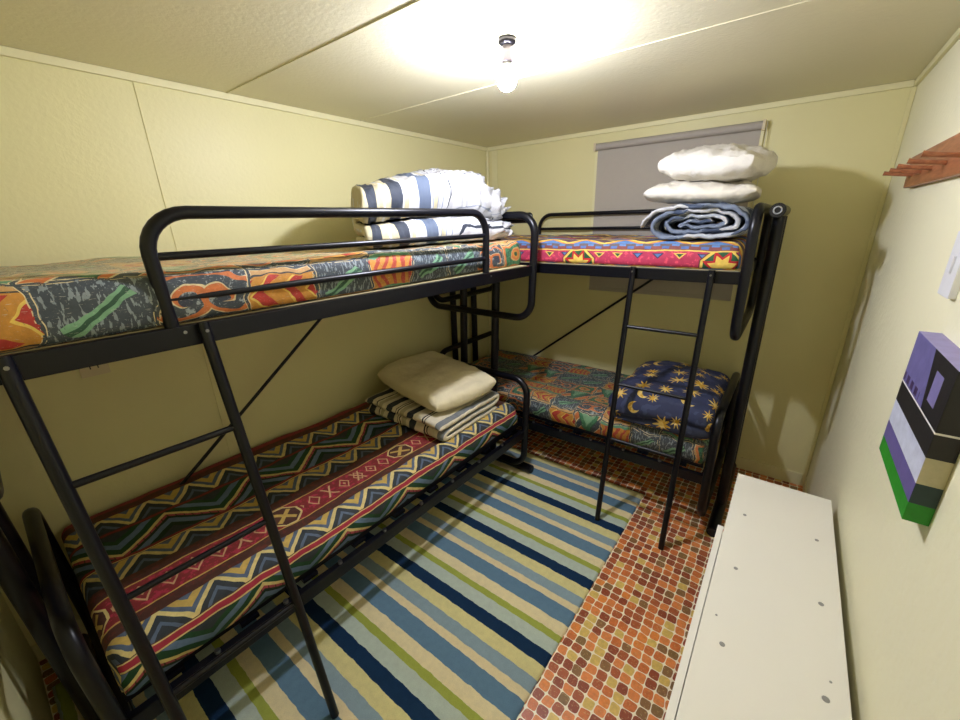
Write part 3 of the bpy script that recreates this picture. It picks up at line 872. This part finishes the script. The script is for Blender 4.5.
quilt('folded_quilt', [(.40, .022, .04), (.80, .022, .042), (.838, .030, .042), (.848, .045, .042), (.838, .060, .042), (.80, .068, .042), (.42, .070, .042), (.36, .10, .06), (.37, .150, .12), (.50, .165, .13), (.80, .160, .125)],
      None, -1.98, -.975, 130, lambda a, w, z: (a + .005, w, ZT + z), m_ticking2, 'large striped white and navy quilt folded on the left top bunk', 'quilt', dUL, uvUL)

# quilt and pillow on the left lower bunk
ZL = Z_LO + .0445 + .172 - .010
def dLL(p, s, w):
    p = p.copy(); a, x, z = p
    p.z += fbm((a, x, z), 7, 21) * .006 + fbm((a, x, z), 20, 23) * .003 * (1 if z > .02 else 0)
    p.x += fbm((x, z * 3, a), 9, 25) * .014
    return p
quilt('folded_quilt', [(.50, .020, .036), (.03, .020, .038), (.004, .028, .038), (-.004, .040, .038), (.004, .052, .038), (.03, .060, .038), (.50, .060, .038), (.525, .070, .038), (.532, .080, .038), (.525, .092, .038), (.50, .100, .038), (.03, .100, .040), (-.02, .098, .036)],
      None, .235, .872, 46, lambda a, w, z: (w, -1.625 + a, ZL + z), m_ticking, 'navy and cream striped quilt folded under a cream pillow', 'quilt', dLL,
      uvf=lambda p, s, w: (w, s))
pillow('pillow', (.72, .49), .152, m_pcream, (.525, -1.315, ZL + .203), (math.radians(3), math.radians(2), math.radians(-11)), 'cream pillow lying on the striped quilt of the left lower bunk', 5.0, .34, .016)

# quilt and pillows on the right top bunk
ZR = Z_UP + .0305 + .130 + .003
def dUR(p, s, w):
    p = p.copy(); a, y, z = p
    p.z += fbm((a, y, z), 7, 31) * .009 + fbm((a, y, z), 22, 33) * .006
    p.x += fbm((a, y, z), 9, 35) * .010
    k = max(0, 1 - w / .12)
    p.y += k * (.012 + .022 * fbm((s * 3, 0, 0), 4, 37) + .030 * min(1, max(0, s - .95) * 2))
    p.z += k * .010 * fbm((s * 9, w * 4, 0), 3, 39)
    p.z = max(p.z, .0)
    return p
quilt('folded_quilt', [(-.245, .060, .012), (-.230, .095, .014), (-.17, .136, .018), (-.02, .150, .020), (.13, .147, .020), (.195, .118, .020), (.212, .075, .020), (.195, .030, .018), (.14, .012, .018), (-.02, .010, .018), (-.14, .012, .018), (-.195, .040, .018), (-.182, .090, .018), (-.11, .124, .018), (.05, .128, .018), (.150, .116, .018), (.178, .075, .018), (.15, .040, .018), (.02, .032, .018), (-.11, .034, .016), (-.150, .060, .016), (-.12, .094, .016), (.02, .104, .016), (.12, .098, .016), (.142, .074, .016), (.10, .056, .015), (-.03, .054, .015), (-.09, .068, .014), (-.03, .080, .014), (.07, .078, .014)],
      None, .0, .46, 40, lambda a, w, z: (1.79 + a, -.838 + w, ZR + z), m_bluewhite, 'rolled slate blue and white striped quilt under two pillows', 'quilt', dUR, endr=.008,
      uvf=lambda p, s, w: (s, w + .24 * s))
pillow('pillow', (.51, .42), .095, m_pwhite2, (1.765, -.620, ZR + .214), (math.radians(2), math.radians(2.5), math.radians(4)), 'flat white pillow sandwiched between the striped quilt and another pillow', 9.0, .42, .016)
pillow('pillow', (.44, .43), .135, m_pwhite, (1.815, -.620, ZR + .334), (math.radians(3), math.radians(4), math.radians(-9)), 'plump white pillow, topmost on the stack of the right top bunk', 14.0, .28, .024)

# star quilt on the right lower bunk
ZS = Z_LO + .0445 + .172 - .012
def dS(p, t):
    p = p.copy(); x, y, z = p; k = z / .16
    dome = max(0, 1 - (x / .34) ** 2) * max(0, 1 - (y / .44) ** 2)
    p.z += k * (dome * .070 + fbm(p, 5, 41) * .016 + fbm(p, 13, 43) * .007)
    cre = math.exp(-((z - .055 - .02 * math.sin(x * 9)) / .016) ** 2)
    p.x *= 1 - .07 * cre; p.y *= 1 - .08 * cre
    p.x += fbm(p, 6, 45) * .012; p.y += fbm(p, 6, 47) * .014 - .02 * (1 - k) * (1 if y < 0 else 0)
    p.z = max(0, p.z)
    return p
o = soft_box('folded_quilt', (.585, .745, .160), .072, m_navy, None, (56, 68, 18), dS, (1.742, -.475, ZS), 0.0)
tag(o, 'navy quilt with yellow suns and stars on the right lower bunk', 'quilt')

# ------------------------------------------------------------------ rug
def rug():
    x0, x1, y0, y1 = .20, 1.697, -3.184, -.69
    nx, ny = 108, 160; verts, faces = [], []
    cx, cy = (x0 + x1) / 2, (y0 + y1) / 2
    for k in (0, 1):
        for i in range(nx + 1):
            for j in range(ny + 1):
                x = x0 + (x1 - x0) * i / nx; y = y0 + (y1 - y0) * j / ny
                if i in (0, nx): x += fbm((x, y, 0), 60, 3) * .004
                if j in (0, ny): y += fbm((x, y, 0), 60, 5) * .004
                edge = min(i, nx - i, j, ny - j)
                z = .0012 if k == 0 else (.006 if edge == 0 else .0105 + fbm((x, y, 0), 25, 1) * .0012)
                verts.append((x, y - 0.0, z))
    m = (nx + 1) * (ny + 1); I = lambda i, j, k: k * m + i * (ny + 1) + j
    for i in range(nx):
        for j in range(ny):
            faces.append((I(i, j, 1), I(i + 1, j, 1), I(i + 1, j + 1, 1), I(i, j + 1, 1)))
            faces.append((I(i, j, 0), I(i, j + 1, 0), I(i + 1, j + 1, 0), I(i + 1, j, 0)))
    for i in range(nx):
        faces.append((I(i, 0, 0), I(i + 1, 0, 0), I(i + 1, 0, 1), I(i, 0, 1))); faces.append((I(i + 1, ny, 0), I(i, ny, 0), I(i, ny, 1), I(i + 1, ny, 1)))
    for j in range(ny):
        faces.append((I(0, j + 1, 0), I(0, j, 0), I(0, j, 1), I(0, j + 1, 1))); faces.append((I(nx, j, 0), I(nx, j + 1, 0), I(nx, j + 1, 1), I(nx, j, 1)))
    return tag(new_obj('rug', verts, faces, m_rug, None, None, True), 'striped rug in blue, green, cream and navy on the floor', 'rug')
rug()

# ------------------------------------------------------------------ white cabinet
CX0, CX1, CYB, CYN, CH = 2.161, 2.481, -1.094, -2.46, .58
cab = thing('cabinet', 'low white laminate cabinet against the right wall', 'cabinet', ((CX0 + CX1) / 2, CYB, 0))
ox, oy = (CX0 + CX1) / 2, CYB
def cb(lo, hi, name, mat=m_white, par=cab, bev=.0015): return MB().box((lo[0] - ox, lo[1] - oy, lo[2]), (hi[0] - ox, hi[1] - oy, hi[2]), bev).build(name, mat, par)
cb((CX0, CYN, CH - .018), (CX1, CYB, CH), 'top_panel')
cb((CX0 + .001, CYB - .018, .0), (CX1 - .001, CYB - .001, CH - .0185), 'side_panel')
cb((CX0 + .001, CYN + .001, .0), (CX1 - .001, CYN + .018, CH - .0185), 'side_panel')
cb((CX1 - .008, CYN + .019, .02), (CX1 - .002, CYB - .019, CH - .0185), 'back_panel')
cb((CX0 + .001, CYN + .019, .05), (CX1 - .009, CYB - .019, .068), 'bottom_panel')
cb((CX0 + .001, -1.478, .0685), (CX1 - .009, -1.460, CH - .0185), 'divider')
cb((CX0 + .02, -1.459, .30), (CX1 - .009, CYB - .019, .316), 'shelf')
d_ = cb((CX0 - .021, CYN + .002, .06), (CX0 - .002, -1.500, CH - .004), 'door')
for (px, py, rr) in ((2.214, -1.390, .006), (2.430, -1.394, .006), (2.218, -1.697, .006), (2.434, -1.700, .007), (2.220, -2.004, .007), (2.435, -2.009, .008), (2.194, -1.918, .003), (2.446, -1.954, .003)):
    MB().tube([(px - ox, py - oy, CH + .0002), (px - ox, py - oy, CH + .0012)], rr, 10).build('screw_cap', m_cap, cab)

# ------------------------------------------------------------------ peg rail on the right wall
PY0, PY1 = -.60, -1.52
peg = thing('peg_rail', 'varnished wooden peg rail high on the right wall', 'peg rail', (RW - .0005, (PY0 + PY1) / 2, 1.755))
pyc = (PY0 + PY1) / 2
MB().box((-.022, PY1 - pyc, .0), (-.0005, PY0 - pyc, .112), .006).build('back_board', m_wood, peg)
for yy in (-.725, -.872, -1.03, -1.205, -1.395):
    MB().tube([(-.018, yy - pyc, .040), (-.085, yy - pyc + .002, .050), (-.102, yy - pyc + .003, .053)], [.006, .0068, .0078], 12).build('peg', m_wood, peg)

# ------------------------------------------------------------------ painted canvas
cv = MB().box((-.040, CY1, 0.0), (-.0005, CY0, CZ), .002).build('painting', m_canvas, None, (RW, -1.755, 1.060))
cv.rotation_euler = (math.radians(0.0), 0, 0)
tag(cv, 'deep painted canvas in purple, black, white and green on right wall', 'painting')

# ------------------------------------------------------------------ switch and outlet
sw = thing('light_switch', 'white light switch on the right wall above the painting', 'switch', (RW - .0005, -1.545, 1.472))
MB().box((-.014, -.048, 0), (0, .048, .15), .003).build('switch_plate', m_plate, sw)
MB().box((-.019, -.012, .055), (-.0142, .012, .095), .002).build('rocker', m_plate, sw)
ou = thing('power_outlet', 'small cream power outlet on the left wall under the top bunk', 'outlet', (.0005, -2.735, 1.115))
MB().box((0, -.045, 0), (.010, .045, .068), .003).build('outlet_plate', m_plate2, ou)
for q in (-.012, .012): MB().box((.0102, q - .002, .030), (.0112, q + .002, .042)).build('socket_slot', m_dark, ou)

# ------------------------------------------------------------------ camera, world, view
R = ((0.79593948, 0.17871698, -0.57839483), (0.60489939, -0.27270205, 0.74815127), (-0.02402211, -0.94535381, -0.32516012))
cd = bpy.data.cameras.new('camera'); cam = bpy.data.objects.new('camera', cd); COL.objects.link(cam)
Mx = Matrix(((R[0][0], -R[0][1], -R[0][2], 0), (R[1][0], -R[1][1], -R[1][2], 0), (R[2][0], -R[2][1], -R[2][2], 0), (0, 0, 0, 1)))
cam.matrix_world = Matrix.Translation((2.18812409, -2.99522718, 1.66860761)) @ Mx
cd.sensor_width = 36.0; cd.lens = 400.567 / 960 * 36.0; cd.clip_start = .02
sc.camera = cam
w = bpy.data.worlds.new('night'); sc.world = w; w.use_nodes = True
w.node_tree.nodes['Background'].inputs[0].default_value = (.02, .022, .03, 1); w.node_tree.nodes['Background'].inputs[1].default_value = .3
vs = sc.view_settings
vs.view_transform = 'Standard'; vs.look = 'None'; vs.gamma = 1.0; vs.use_curve_mapping = False
vs.exposure = 1.72
